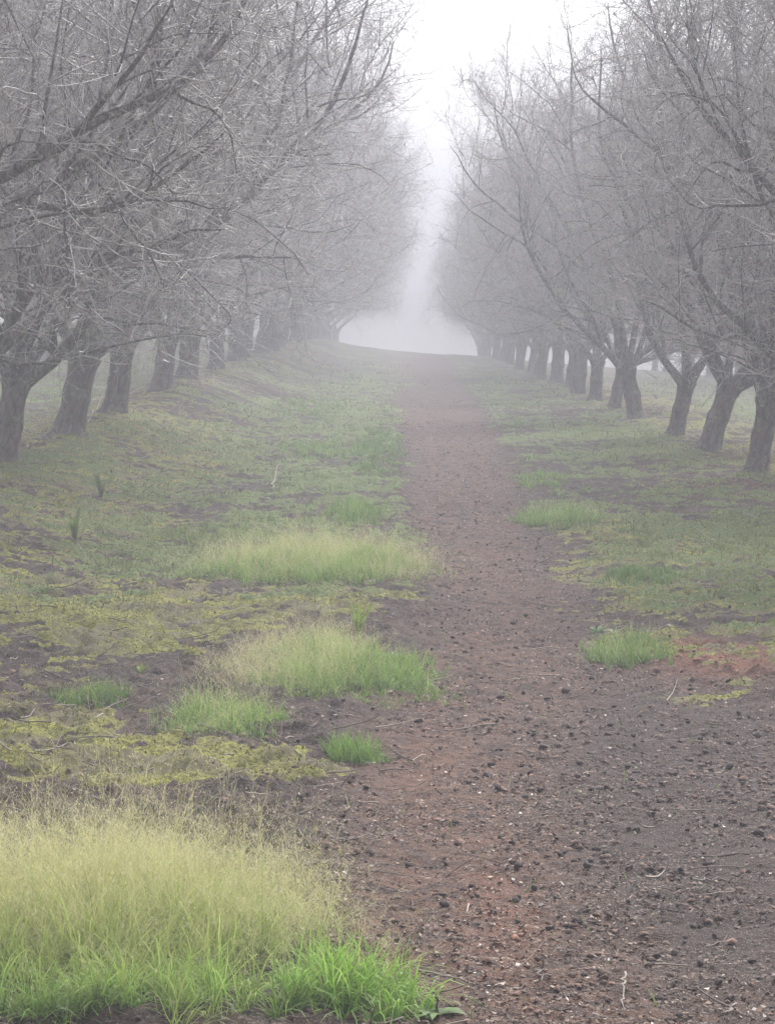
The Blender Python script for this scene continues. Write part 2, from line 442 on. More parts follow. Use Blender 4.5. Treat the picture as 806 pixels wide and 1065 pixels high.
def make_variant(seed, h=.95, r0=.15, detail=1.0):
    rg = np.random.default_rng(seed)
    bend = (rg.uniform(-.03, .10), rg.uniform(-.08, .08))
    tm, top = trunk_mesh(rg, h, r0, bend)
    nl = int(rg.integers(5, 8))
    az = (np.arange(nl) + rg.random(nl) * .55) * 2 * np.pi / nl + rg.random() * 6
    el = np.radians(rg.uniform(32, 58, nl))
    el[rg.integers(nl)] = np.radians(72); el[rg.integers(nl)] = np.radians(63)
    D = np.stack([np.cos(az) * np.cos(el), np.sin(az) * np.cos(el), np.sin(el)], -1)
    P0 = top[None] + D * np.array([.05, .05, 0]) + np.array([0, 0, -.10])
    el_d = np.degrees(el)
    L0 = rg.uniform(3.1, 3.9, nl) + 2.1 * np.clip((el_d - 32) / 34, 0, 1)
    K0 = 18
    LP = grow(rg, P0, D, L0, K0, .028, .10, curl=.008)
    LP = envelope(LP, top)
    s = np.linspace(0, 1, K0)
    lr = rg.uniform(.044, .064, nl)[:, None] * ((1 - s) ** .75 * .9 + .1)[None]
    lr[:, 0] *= 1.35; lr[:, 1] *= 1.08
    limbs = []
    # a heavy fork on each limb
    fp, fd, fr, ft, _ = spawn(rg, LP, lr, 2, .12, .5, 25, 45, upbias=.4)
    FP = grow(rg, fp, fd, (1 - ft) * rg.uniform(2.6, 4.2, len(fp)) * np.repeat(L0 / 4.6, 2), 14, .03, .11, curl=.010)
    FP = envelope(FP, top)
    sF = np.linspace(0, 1, 14)
    Fr = (fr * .72)[:, None] * ((1 - sF) ** .8 * .88 + .12)[None]
    for i in range(nl):
        v1 = tubes(LP[i:i + 1], lr[i:i + 1], 9)
        v2 = tubes(FP[2 * i:2 * i + 2], Fr[2 * i:2 * i + 2], 7)
        v, q = merge([v1, v2])
        me = mesh_np('limb', v, q); me.materials.append(M_limb); limbs.append(me)
    br = []
    # arching side branches from limbs and forks
    def branches(P, Rr, cnt, t0, l0, l1, up, droop, upb, a0=35, a1=75):
        p, d, r, t, _ = spawn(rg, P, Rr, cnt, t0, .98, a0, a1, upbias=upb)
        Ls = rg.uniform(l0, l1, len(p)) * (1.15 - .5 * t)
        Q = grow(rg, p, d, Ls, 10, up, .14, droop, curl=.02)
        ss = np.linspace(0, 1, 10)
        rr = np.clip(r * .5, .0055, .014)[:, None] * (1 - .72 * ss)[None]
        return Q, rr
    B1 = branches(LP, lr, 10, .10, .9, 2.2, .02, .08, .3)
    B2 = branches(FP, Fr, 8, .10, .8, 1.9, .02, .06, .2)
    B3 = branches(LP, lr, 8, .2, .9, 2.1, .14, 0, 2.5, 40, 70)    # upright shoots
    B4 = branches(LP, lr, 2, .12, 1.7, 2.8, .05, .16, .1)         # low arching ones
    BP = np.concatenate([B1[0], B2[0], B3[0], B4[0]]); BR = np.concatenate([B1[1], B2[1], B3[1], B4[1]])
    BP = envelope(BP, top)
    keep = BP[:, :, 2].min(1) > .75
    BP = BP[keep]; BR = BR[keep]
    bv, bq = tubes(BP, BR, 5)
    bme = mesh_np('branches', bv, bq); bme.materials.append(M_limb)
    # fine growth
    c2 = max(3, int(round(10 * detail)))
    p, d, r, t, _ = spawn(rg, BP, BR, c2, .08, 1.0, 30, 75, upbias=.35)
    L2 = rg.uniform(.22, .95, len(p)) * (1.1 - .4 * t)
    P2 = grow(rg, p, d, L2, 7, .03, .13, .03, curl=.05)
    s2 = np.linspace(0, 1, 7)
    R2 = np.clip(r * .55, .0032, .0068)[:, None] * (1 - .55 * s2)[None]
    c3 = max(2, int(round(5 * detail)))
    p, d, r, t, _ = spawn(rg, P2, R2, c3, .1, 1.0, 30, 80, upbias=.3)
    L3 = rg.uniform(.06, .38, len(p))
    P3 = grow(rg, p, d, L3, 4, .03, .14, curl=.05)
    R3 = np.clip(r * .75, .0024, .0038)[:, None] * (1 - .4 * np.linspace(0, 1, 4))[None]
    # twigs straight from forks, limbs
    p, d, r, t, _ = spawn(rg, LP, lr, 26, .08, 1.0, 40, 85, upbias=.3)
    P4 = grow(rg, p, d, rg.uniform(.15, .9, len(p)), 6, .05, .11, curl=.04)
    R4 = np.full((len(p), 6), .0048) * (1 - .55 * np.linspace(0, 1, 6))[None]
    # knobbly spurs
    def spurs(P, Rr, c):
        p, d, r, t, _ = spawn(rg, P, Rr, c, .05, 1, 55, 90)
        ln = rg.uniform(.012, .05, len(p))[:, None]
        Q = np.stack([p, p + d * ln * .6, p + d * ln], 1)
        rr = np.stack([np.full(len(p), .0032), np.full(len(p), .0056), np.full(len(p), .003)], 1)
        return tubes(Q, rr, 4)
    tw = merge([tubes(P2, R2, 4), tubes(P3, R3, 3), tubes(P4, R4, 4), spurs(BP, BR, 12), spurs(P2, R2, 2)])
    tme = mesh_np('twigs', tw[0], tw[1]); tme.materials.append(M_twig)
    return dict(trunk=tm, limbs=limbs, branches=bme, twigs=tme)

VARS = [make_variant(100 + 7 * i, h=.82 + .035 * (i % 4), r0=.107 + .011 * (i % 4)) for i in range(9)]

def tree_template(v):
    root = bpy.data.objects.new('almond_tree', None); COL.objects.link(root)
    root.empty_display_size = .3
    add_obj('trunk', v['trunk'], None, root)
    for l in v['limbs']: add_obj('limb', l, None, root)
    add_obj('branches', v['branches'], None, root)
    add_obj('twigs', v['twigs'], None, root)
    return root

USED = {}
def place_tree(vi, x, y, rot, tilt, sc, label, group, tilty=0.0):
    if vi not in USED:
        root = tree_template(VARS[vi]); USED[vi] = root
    else:
        src = USED[vi]; root = src.copy(); COL.objects.link(root)
        for ch in list(src.children):
            c = ch.copy(); COL.objects.link(c); c.parent = root
    z = float(ground_z(x, y, False))
    M = Matrix.Rotation(tilt, 3, 'Y') @ Matrix.Rotation(tilty, 3, 'X') @ Matrix.Rotation(rot, 3, 'Z')
    root.rotation_euler = M.to_euler()
    root.location = (x, y, z - .02)
    if y > 70: sc *= 1.09
    root.scale = (sc * (1.0 if x > 0 else 1.17) * (.84 if y < 27 else 1), sc * (.95 if x > 0 else 1.05) * (.9 if y < 27 else 1), sc)
    root['label'] = label; root['category'] = 'tree'; root['group'] = group
    return root

ROTS = {('left', 3): 1.0, ('right', 5): 1.0}
ORD = ['first', 'second', 'third', 'fourth', 'fifth', 'sixth', 'seventh', 'eighth', 'ninth']
def pos(px, row): return row * F / (px - VX)     # distance at which a trunk of that row shows at px

rt = random.Random(3)
# --- left row: (photo x of trunk foot or None, distance)
lx = [4, 68, 118, 168, 194, 224, 246]
ld = [pos(p, ROW_L) for p in lx]
right_x = [786, 736, 702, 662, 638]
rd_ = [pos(p, ROW_R) for p in right_x]
left = [ld[0] - 10.8, ld[0] - 5.4] + ld
while left[-1] < 150: left.append(left[-1] + rt.uniform(4.9, 5.7))
right = [rd_[0] - 10.6, rd_[0] - 5.2] + rd_
while right[-1] < 150: right.append(right[-1] + rt.uniform(4.9, 5.6))
tl = {0: 4, 1: 6, 2: 9, 3: 17, 4: 11, 5: 5, 6: 8, 7: 6}
tr = {0: 6, 1: 8, 2: 11, 3: 14, 4: 10, 5: -8, 6: 8, 7: 6}
special_l = {0: 'bare almond tree whose thick bough arches in at the top left, trunk outside the picture',
             1: 'bare almond tree just outside the left edge, its low branches crossing the first left trunk',
             2: 'bare almond tree with thick forked trunk cut by the left edge of the picture',
             3: 'bare almond tree with stout trunk leaning right, second trunk from the left edge',
             4: 'bare almond tree with straight grey trunk, third trunk from the left edge'}
special_r = {0: 'bare almond tree reaching a knobbly branch in at the upper right, trunk out of frame',
             1: 'bare almond tree just outside the right edge, its boughs hanging in over the row',
             2: 'bare almond tree with trunk standing at the right edge of the picture',
             3: 'bare almond tree with trunk leaning right, second trunk from the right edge',
             4: 'bare almond tree with short wide forked head, third trunk from the right edge'}
for side, dist, row, tt, sp, gname in (('left', left, ROW_L, tl, special_l, 'almond trees of the row left of the track'),
                                       ('right', right, ROW_R, tr, special_r, 'almond trees of the row right of the track')):
    for i, d in enumerate(dist):
        if i in sp: lab = sp[i]
        elif i - 2 < 9: lab = 'bare almond tree softened by fog, the %s trunk from the %s edge of the picture' % (ORD[i - 2], side)
        elif d < 95: lab = 'pale bare almond tree far along the %s row, half lost in fog' % side
        else: lab = 'faint bare almond tree at the far foggy end of the %s row' % side
        vi = (i * 2 + (0 if side == 'left' else 5)) % 9
        xj = row + (rt.uniform(-.12, .12) if i > 8 else 0)
        rot_ = rt.uniform(0, 6.28) + ROTS.get((side, i), 0)
        place_tree(vi, xj, d, rot_, R(tt.get(i, rt.uniform(1, 9))), rt.uniform(.95, 1.08) * (1.0 if side == 'left' else .95),
                   lab, gname, R(rt.uniform(-3, 3)))
# neighbouring rows, seen under and between the crowns
for side, row, gname in (('left', ROW_L - ROW_STEP, 'almond trees of the next row to the left'), ('right', ROW_R + ROW_STEP, 'almond trees of the next row to the right')):
    d = 66.0
    while d < 135:
        place_tree(rt.randrange(9), row + rt.uniform(-.15, .15), d, rt.uniform(0, 6.28), R(rt.uniform(1, 9)), rt.uniform(.93, 1.07),
                   'pale bare almond tree of the %s neighbouring row, seen through the front row in fog' % side, gname)
        d += rt.uniform(4.9, 5.7)

# ------------------------------------------------------------------ grass
def ribbons(rg, P0, D0, L, W, K, bend, c0, c1, cvar=.2, wob=.08):
    """thin curved blades; colours from base c0 to tip c1 -> verts, quads, tint"""
    n = len(P0); P = np.zeros((n, K, 3)); P[:, 0] = P0; D = norm(D0.copy()); st = (L / (K - 1))[:, None]
    for k in range(1, K):
        D = D + rg.normal(size=(n, 3)) * wob
        D[:, 2] -= bend * k / K
        D = norm(D); P[:, k] = P[:, k - 1] + D * st
    ang = rg.random(n) * 6.28
    sd = np.stack([np.cos(ang), np.sin(ang), 0 * ang], -1)
    t = np.linspace(0, 1, K)
    w = (W[:, None] * (1 - t ** 1.6 * .9)[None])[..., None] * .5
    A = P - sd[:, None] * w; B = P + sd[:, None] * w
    V = np.stack([A, B], 2).reshape(-1, 3)
    i, k = np.meshgrid(np.arange(n), np.arange(K - 1), indexing='ij')
    b = (i * K + k) * 2
    q = np.stack([b, b + 1, b + 3, b + 2], -1).reshape(-1, 4)
    c0 = np.broadcast_to(np.asarray(c0, float), (n, 3)); c1 = np.broadcast_to(np.asarray(c1, float), (n, 3))
    v = np.exp(rg.normal(size=(n, 1)) * cvar)
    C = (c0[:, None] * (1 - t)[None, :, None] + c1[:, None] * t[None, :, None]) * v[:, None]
    C = np.repeat(C[:, :, None], 2, 2).reshape(-1, 3)
    return V, q, np.clip(C, 0, .7), P

def merge3(parts):
    vs, qs, cs, o = [], [], [], 0
    for v, q, c in parts:
        vs.append(v); qs.append(q + o); cs.append(c); o += len(v)
    return np.concatenate(vs), np.concatenate(qs), np.concatenate(cs)

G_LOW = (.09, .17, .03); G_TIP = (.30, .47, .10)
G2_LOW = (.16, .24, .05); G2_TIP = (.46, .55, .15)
STRAW0 = (.28, .38, .10); STRAW1 = (.68, .62, .31)

def scatter_ellipse(rg, n, cx, cy, rx, ry, edge=.35, seed=0, clump=.0):
    pts = []
    tot = 0
    while tot < n:
        a = rg.random(n) * 6.2832; r = np.sqrt(rg.random(n)) * np.exp(rg.normal(size=n) * .16)
        lim = 1.12 - .75 * (fbm(np.cos(a) * 2.4 + 5 + seed, np.sin(a) * 2.4 + 9, seed, 3))
        r = r * lim * 1.15
        x = cx + np.cos(a) * r * rx; y = cy + np.sin(a) * r * ry
        if clump:
            k = fbm(x * 9, y * 7, seed + 3, 2) > rg.random(n) * clump * 1.1
            x, y = x[k], y[k]
        pts.append(np.stack([x, y], -1)); tot += len(x)
    return np.concatenate(pts)[:n]

def tuft_dirs(rg, n, spread):
    a = rg.random(n) * 6.2832; s = np.abs(rg.normal(size=n)) * spread
    return np.stack([np.cos(a) * s, np.sin(a) * s, np.ones(n)], -1)

def make_patch(name, label, category, seed, cx, cy, rx, ry, n_tuft, per, bl, bw, lowc, tipc, spread=.55, bend=.35,
               stems=0, stem_h=.28, pan=9, group=None, stem_off=(0, 0), stem_scale=1.0, straw0=STRAW0, straw1=STRAW1):
    rg = np.random.default_rng(seed)
    root = bpy.data.objects.new(name, None); COL.objects.link(root); root.empty_display_size = .1
    z0 = float(ground_z(cx, cy)); root.location = (cx, cy, z0)
    root['label'] = label; root['category'] = category
    if group: root['group'] = group
    org = np.array([cx, cy, z0])
    T = scatter_ellipse(rg, n_tuft, cx, cy, rx, ry, seed=seed)
    xy = np.repeat(T, per, 0) + rg.normal(size=(n_tuft * per, 2)) * .012
    n = len(xy)
    P0 = np.concatenate([xy, (ground_z(xy[:, 0], xy[:, 1]) - .005)[:, None]], 1) - org
    out = xy - np.repeat(T, per, 0)
    D = tuft_dirs(rg, n, spread)
    # colour drifts over the patch: real differences between tufts
    hue = fbm(xy[:, 0] * 5, xy[:, 1] * 4, seed, 2)[:, None]
    yel = rg.random((n, 1)) < .10
    tip = np.asarray(tipc) * (.75 + .6 * hue); tip = np.where(yel, np.array([.36, .32, .14]), tip)
    def hfac(a):
        e = ((a[:, 0] - cx) / rx) ** 2 + ((a[:, 1] - cy) / ry) ** 2
        return (.12 + 1.7 * fbm(a[:, 0] * 4.5, a[:, 1] * 3.5, seed + 9, 3)) * (1.08 - .5 * np.clip(e, 0, 1.2))
    tl_ = np.repeat(np.exp(rg.normal(size=n_tuft) * .25), per)
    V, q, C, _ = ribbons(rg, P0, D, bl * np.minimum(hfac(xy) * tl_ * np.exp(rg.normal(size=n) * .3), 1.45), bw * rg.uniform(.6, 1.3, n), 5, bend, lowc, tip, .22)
    me = mesh_np('blades', V, q, True, {'tint': C}); add_obj('blades', me, M_grass, root)
    if stems:
        P = scatter_ellipse(rg, stems, cx + stem_off[0], cy + stem_off[1], rx * stem_scale, ry * stem_scale, seed=seed + 1, clump=1.0)
        P0 = np.concatenate([P, ground_z(P[:, 0], P[:, 1])[:, None]], 1) - org
        D = tuft_dirs(rg, stems, 1.0)
        hh = stem_h * hfac(P) * np.exp(rg.normal(size=stems) * .3)
        V1, q1, C1, SP = ribbons(rg, P0, D, hh, np.full(stems, .0011), 6, .3, straw0, straw1, .2, .05)
        # fine seed heads: sprays of hair-thin branchlets on the upper part of each stem
        t = rg.uniform(.45, 1, (stems, pan)); f = t * 5; i = np.clip(f.astype(int), 0, 4); w = (f - i)[..., None]
        idx = np.arange(stems)[:, None]
        A = SP[idx, i]; B = SP[idx, i + 1]
        p = (A * (1 - w) + B * w).reshape(-1, 3); tg = norm(B - A).reshape(-1, 3)
        d = tg * .7 + rg.normal(size=p.shape) * .7
        ln = rg.uniform(.02, .07, len(p))
        V2, q2, C2, _ = ribbons(rg, p, d, ln, np.full(len(p), .0008), 3, .12, np.asarray(straw1) * .8, np.asarray(straw1) * 1.1, .25, .12)
        # grains
        g = rg.random(len(p)) < .5
        V3, q3, C3, _ = ribbons(rg, p[g] + norm(d[g]) * ln[g][:, None] * .85, d[g], np.full(g.sum(), .007), np.full(g.sum(), .0022), 3, .1,
                                np.asarray(straw1), np.asarray(straw1) * 1.15, .25, .05)
        V, q, C = merge3([(V1, q1, C1), (V2, q2, C2), (V3, q3, C3)])
        me = mesh_np('seed_heads', V, q, True, {'tint': C}); add_obj('seed_heads', me, M_grass, root)
    return root

GP = 'grass patches beside the track'
make_patch('grass_patch', 'big wispy pale green grass patch filling the bottom left corner', 'grass', 1, -.79, 8.00, .64, .82,
           560, 18, .17, .0034, G2_LOW, G2_TIP, .95, .55, stems=4600, stem_h=.27, pan=10, group=GP, stem_off=(.0, .2))
make_patch('grass_patch', 'bright green leafy grass tuft at the bottom edge, right of the big wispy patch', 'grass', 2, -.15, 7.40, .20, .22,
           80, 20, .135, .0052, (.09, .19, .025), (.32, .52, .09), .95, .7, group=GP)
make_patch('grass_patch', 'bright green grass fringe in front of the big wispy patch at the bottom left', 'grass', 3, -.70, 7.24, .50, .15,
           100, 18, .13, .0042, (.10, .20, .03), (.34, .48, .12), .95, .6, group=GP)
cx, cy = at(345, 712)
make_patch('grass_patch', 'green grass patch with straw haze behind it, left of the track at mid height', 'grass', 4, cx + .02, cy + .3, .42, .95,
           420, 14, .12, .0042, G_LOW, G_TIP, .95, .55, stems=1500, stem_h=.20, pan=8, group=GP, stem_off=(-.2, .1))
cx, cy = at(232, 756)
make_patch('grass_patch', 'low green grass tuft at the front left of the middle grass patch', 'grass', 5, cx, cy, .27, .42,
           200, 14, .10, .004, G_LOW, G_TIP, .95, .55, stems=300, stem_h=.14, pan=6, group=GP)
cx, cy = at(322, 606)
make_patch('grass_patch', 'long pale feathery grass patch reaching to the left edge of the track', 'grass', 6, cx, cy + .9, .80, 1.1,
           720, 14, .13, .005, G_LOW, G_TIP, .9, .5, stems=3800, stem_h=.23, pan=8, group=GP, stem_off=(0, .1))
cx, cy = at(97, 735)
make_patch('grass_patch', 'small green grass tuft among yellow moss at the left', 'grass', 7, cx, cy, .17, .3,
           90, 13, .08, .004, G_LOW, (.22, .34, .09), .65, .35, group=GP)
cx, cy = at(368, 786)
make_patch('grass_patch', 'small dark green tuft standing alone between the middle patch and the track', 'grass', 8, cx, cy, .12, .2,
           60, 13, .08, .0042, G_LOW, (.20, .34, .07), .65, .35, group=GP)
cx, cy = at(583, 544)
make_patch('grass_patch', 'green grass patch at the right edge of the track, farther back', 'grass', 9, cx, cy + .4, .38, 1.0,
           260, 12, .10, .006, G_LOW, (.25, .38, .10), .6, .3, stems=300, stem_h=.14, pan=6, group=GP)
cx, cy = at(668, 600)
make_patch('grass_patch', 'low dark green grass strip right of the track, between two mossy areas', 'grass', 10, cx, cy, .24, .7,
           150, 12, .06, .005, G_LOW, (.18, .32, .09), .7, .35, group=GP)
cx, cy = at(655, 682)
make_patch('grass_patch', 'spreading green grass patch right of the track beside red soil', 'grass', 11, cx, cy + .3, .23, .75,
           200, 12, .085, .0045, G_LOW, (.23, .36, .09), 1.0, .35, stems=120, stem_h=.12, pan=5, group=GP)
cx, cy = at(365, 538)
make_patch('grass_patch', 'green grass tuft left of the track, beyond the long feathery patch', 'grass', 12, cx, cy, .24, 1.2,
           150, 12, .10, .007, G_LOW, (.22, .35, .09), .6, .3, group=GP)
cx, cy = at(392, 470)
make_patch('grass_patch', 'deep green grass strip along the left edge of the track in thin fog', 'grass', 13, cx, cy, .33, 7.5,
           420, 9, .07, .009, G_LOW, (.17, .29, .08), .6, .3, group=GP)
cx, cy = at(265, 560)
make_patch('grass_patch', 'thin straggly grass tuft left of the long feathery patch', 'grass', 14, cx - .3, cy, .5, .9,
           130, 10, .07, .006, G2_LOW, (.16, .22, .07), .7, .35, group=GP)

cx, cy = at(335, 470)
make_patch('grass_patch', 'short bright green grass patch on the left verge, well beyond the long feathery patch', 'grass', 15, cx, cy, .55, 3.0,
           330, 9, .065, .008, G_LOW, (.26, .40, .10), .9, .4, group=GP)
cx, cy = at(325, 428)
make_patch('grass_patch', 'pale green grass strip far up the left verge, fading into fog', 'grass', 16, cx, cy, .8, 6.0,
           420, 8, .07, .011, G_LOW, (.26, .40, .11), .9, .4, group=GP)
cx, cy = at(565, 500)
make_patch('grass_patch', 'small green grass patch behind the one at the right edge of the track', 'grass', 17, cx, cy, .35, 1.6,
           170, 9, .06, .007, G_LOW, (.26, .40, .10), .9, .4, group=GP)

# low growth between the patches: nobody could count it
def low_growth():
    rg = np.random.default_rng(77)
    n = 420000
    y = 6.2 * np.exp(rg.random(n) * math.log(95 / 6.2)); x = rg.uniform(-1, 1, n) * (1.6 + .14 * y)
    p, g, ym, rd, dk = cover(x, y)
    cl = fbm(x * 3.2, y * 1.9, 71, 3)
    w = np.clip(g * (.10 + .9 * sstep(.48, .62, cl)) + ym * .10 * sstep(.45, .6, cl), 0, 1) * (1 - p) * .7 + .003
    k = rg.random(n) < w
    x, y, ym, g = x[k], y[k], ym[k], g[k]
    n = len(x)
    P0 = np.stack([x, y, ground_z(x, y) - .004], -1)
    L = rg.uniform(.02, .065, n) * (1 + .012 * y)
    W = .0026 + .00022 * y
    mixy = np.clip(ym * 1.3 - g * .5 + .25 * (fbm(x * .8, y * .4, 90, 2) - .3), 0, 1)[:, None]
    tip = np.array([.21, .31, .085]) * (1 - mixy) + np.array([.24, .23, .07]) * mixy
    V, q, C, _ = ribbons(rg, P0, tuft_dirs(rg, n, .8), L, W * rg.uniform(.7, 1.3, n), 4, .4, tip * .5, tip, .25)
    me = mesh_np('low_growth', V, q, True, {'tint': C})
    add_obj('ground_cover', me, M_grass, kind='stuff', label='short sparse grass and seedlings over the mossy ground', category='ground cover')
low_growth()

# moss cushions: raised tiny shoots on the yellow-green areas
def moss():
    rg = np.random.default_rng(78)
    n = 420000
    y = 7 * np.exp(rg.random(n) * math.log(45 / 7)); x = rg.uniform(-1, 1, n) * (1.4 + .135 * y)
    p, g, ym, rd, dk = cover(x, y)
    z = ground_z(x, y)
    w = np.clip(ym * .9, 0, 1)
    k = rg.random(n) < w; x, y, z = x[k], y[k], z[k]; n = len(x)
    L = rg.uniform(.004, .011, n) * (1 + .02 * y); W = (.0045 + .0003 * y) * rg.uniform(.6, 1.3, n)
    hue = fbm(x * 1.3, y * .6, 55, 2)[:, None]
    tip = np.array([.38, .385, .055]) * sstep(.35, .6, hue) + np.array([.21, .20, .075]) * (1 - sstep(.35, .6, hue))
    V, q, C, _ = ribbons(rg, np.stack([x, y, z - .002], -1), tuft_dirs(rg, n, 1.2), L, W, 3, .2, tip * .7, tip, .2)
    me = mesh_np('moss', V, q, True, {'tint': C})
    add_obj('moss', me, M_litter, kind='stuff', label='yellow-green moss spread over the damp soil', category='moss')
moss()

# litter: dead leaf scraps, chips and crumbs
def litter():
    rg = np.random.default_rng(79)
    n = 760000
    y = 5.5 * np.exp(rg.random(n) ** 1.25 * math.log(48 / 5.5)); x = rg.uniform(-1, 1, n) * (1.3 + .135 * y)
    p, g, ym, rd, dk = masks(x, y)
    cl = fbm(x * 4, y * 3, 271, 3)
    w = np.clip(.35 + .6 * p + .5 * dk - .5 * ym - .6 * g, .02, 1) * sstep(.2, .6, cl) * .6
    k = rg.random(n) < w; x, y, dk, rd = x[k], y[k], dk[k], rd[k]; n = len(x)
    z = ground_z(x, y)
    s = (.0028 + .0062 * rg.random(n) ** 2.5) * (1 + .022 * y)
    a = rg.random(n) * 6.2832; asp = rg.uniform(.25, .8, n)
    tx = rg.normal(size=n) * .3; ty = rg.normal(size=n) * .3
    u = norm(np.stack([np.cos(a), np.sin(a), tx], -1)); v = norm(np.stack([-np.sin(a), np.cos(a), ty], -1))
    c = np.stack([x, y, z + s * .35], -1)
    u = u * s[:, None]; v = v * (s * asp)[:, None]
    cur = np.array([0, 0, 1.]) * (s * rg.uniform(-.5, .7, n))[:, None]
    V = np.stack([c - u + cur * .5, c - v, c + u + cur, c + v], 1).reshape(-1, 3)
    b = np.arange(n) * 4
    q = np.concatenate([np.stack([b, b + 1, b + 3], -1), np.stack([b + 1, b + 2, b + 3], -1)])
    pal = np.array([[.055, .036, .028], [.10, .068, .052], [.155, .105, .078], [.22, .16, .12], [.33, .26, .20], [.5, .45, .40], [.21, .105, .06]])
    pr = np.array([.14, .24, .26, .18, .10, .02, .06]); pr /= pr.sum()
    ci = rg.choice(len(pal), n, p=pr)
    C = pal[ci] * np.exp(rg.normal(size=(n, 1)) * .2)
    C = C * (1 - .22 * dk[:, None])
    me = mesh_np('leaf_litter', V, q, False, {'tint': np.repeat(C, 4, 0)})
    add_obj('leaf_litter', me, M_litter, kind='stuff', label='brown and straw scraps of dead leaves strewn over the soil', category='leaf litter')
litter()

# small clods of soil
def clods():
    rg = np.random.default_rng(80)
    n = 110000
    y = 5.8 * np.exp(rg.random(n) * math.log(40 / 5.8)); x = rg.uniform(-1, 1, n) * (1.3 + .135 * y)
    p, g, ym, rd, dk = masks(x, y)
    w = np.clip(.22 + .35 * p + .6 * dk - .3 * ym - .2 * g, .03, 1) * sstep(.3, .6, fbm(x * 2.3, y * 1.8, 371, 3)) * .6
    k = rg.random(n) < w; x, y, rd = x[k], y[k], rd[k]; n = len(x)
    s = (.0035 + .009 * rg.random(n) ** 3.5) * (1 + .02 * y)
    base = np.array([[1, 0, 0], [0, 1, 0], [-1, 0, 0], [0, -1, 0], [0, 0, .9], [0, 0, -.6], [.6, .6, .5], [-.6, .6, .4], [-.6, -.6, .5], [.6, -.6, .4]], float)
    tri = np.array([[0, 6, 4], [6, 1, 4], [1, 7, 4], [7, 2, 4], [2, 8, 4], [8, 3, 4], [3, 9, 4], [9, 0, 4], [0, 1, 6], [1, 2, 7], [2, 3, 8], [3, 0, 9]])
    B = base[None] * (1 + rg.normal(size=(n, 10, 1)) * .25)
    a = rg.random(n) * 6.28; ca, sa = np.cos(a)[:, None], np.sin(a)[:, None]
    X = (B[..., 0] * ca - B[..., 1] * sa) * 1.2; Y = B[..., 0] * sa + B[..., 1] * ca
    z = ground_z(x, y)
    V = np.stack([x[:, None] + X * s[:, None], y[:, None] + Y * s[:, None], z[:, None] + (B[..., 2] * .75 + .2) * s[:, None]], -1).reshape(-1, 3)
    q = (tri[None] + (np.arange(n) * 10)[:, None, None]).reshape(-1, 3)
    C = np.array([.10, .060, .042]) * np.exp(rg.normal(size=(n, 1)) * .35) * (1 + rd[:, None] * np.array([1.2, .5, .2]))
    me = mesh_np('soil_crumbs', V, q, True, {'tint': np.repeat(C, 10, 0)})
    add_obj('soil_crumbs', me, M_litter, kind='stuff', label='small crumbs of brown soil covering the track', category='soil')
clods()

def twig_debris():
    rg = np.random.default_rng(83)
    n = 26000
    y = 6.5 * np.exp(rg.random(n) * math.log(60 / 6.5)); x = rg.uniform(-1, 1, n) * (1.3 + .135 * y)
    w = .05 + .55 * gauss(x - ROW_L, 1.3) + .45 * gauss(x - ROW_R, 1.1) + .12 * (x < 0)
    k = rg.random(n) < w * .6; x, y = x[k], y[k]; n = len(x)
    a = rg.random(n) * 6.28
    L = rg.uniform(.04, .22, n); K = 5
    P0 = np.stack([x, y, ground_z(x, y) + .008], -1)
    D = np.stack([np.cos(a), np.sin(a), rg.uniform(-.02, .12, n)], -1)
    P = grow(rg, P0, D, L, K, 0, .12, curl=.05)
    P[..., 2] = np.maximum(P[..., 2], ground_z(P[..., 0], P[..., 1]) + .002)
    r = (rg.uniform(.0012, .0032, n) * (1 + .012 * y))[:, None] * (1 - .4 * np.linspace(0, 1, K))[None]
    V, q = tubes(P, r, 4)
    pal = np.array([[.10, .075, .06], [.20, .165, .135], [.34, .29, .24]])
    C = pal[rg.choice(3, n, p=[.4, .4, .2])] * np.exp(rg.normal(size=(n, 1)) * .15)
    me = mesh_np('twig_debris', V, q, True, {'tint': np.repeat(C, K * 4, 0)})
    add_obj('fallen_twigs', me, M_litter, kind='stuff', label='thin fallen twigs and straw strewn under the tree rows', category='twigs')
twig_debris()

# ------------------------------------------------------------------ fallen nut hulls (each one a thing)
def hull_mesh(seed, split):
    rg = np.random.default_rng(seed)
    nu, nv = 12, 9
    V = []
    for j in range(nv):
        th = math.pi * j / (nv - 1)
        for i in range(nu):
            ph = 2 * math.pi * i / nu
            r = 1 + .16 * math.sin(3 * ph + seed) * math.sin(th) + .12 * math.sin(5 * ph - seed + 3 * th) + rg.normal() * .05
            if split and abs(ph - math.pi / 2) < .5: r *= .62
            V.append((r * math.sin(th) * math.cos(ph) * .75, r * math.cos(th) * 1.15, r * math.sin(th) * math.sin(ph) * .62))
    V = np.array(V) * .0155
    V[:, 2] += .006
    q = [[j * nu + i, j * nu + (i + 1) % nu, (j + 1) * nu + (i + 1) % nu, (j + 1) * nu + i] for j in range(nv - 1) for i in range(nu)]
    return mesh_np('nut_hull', V, np.array(q))
HM = [hull_mesh(s, s % 2) for s in range(1, 7)]
for m_ in HM: m_.materials.append(M_hull)
hp = np.random.default_rng(91)
spots = []
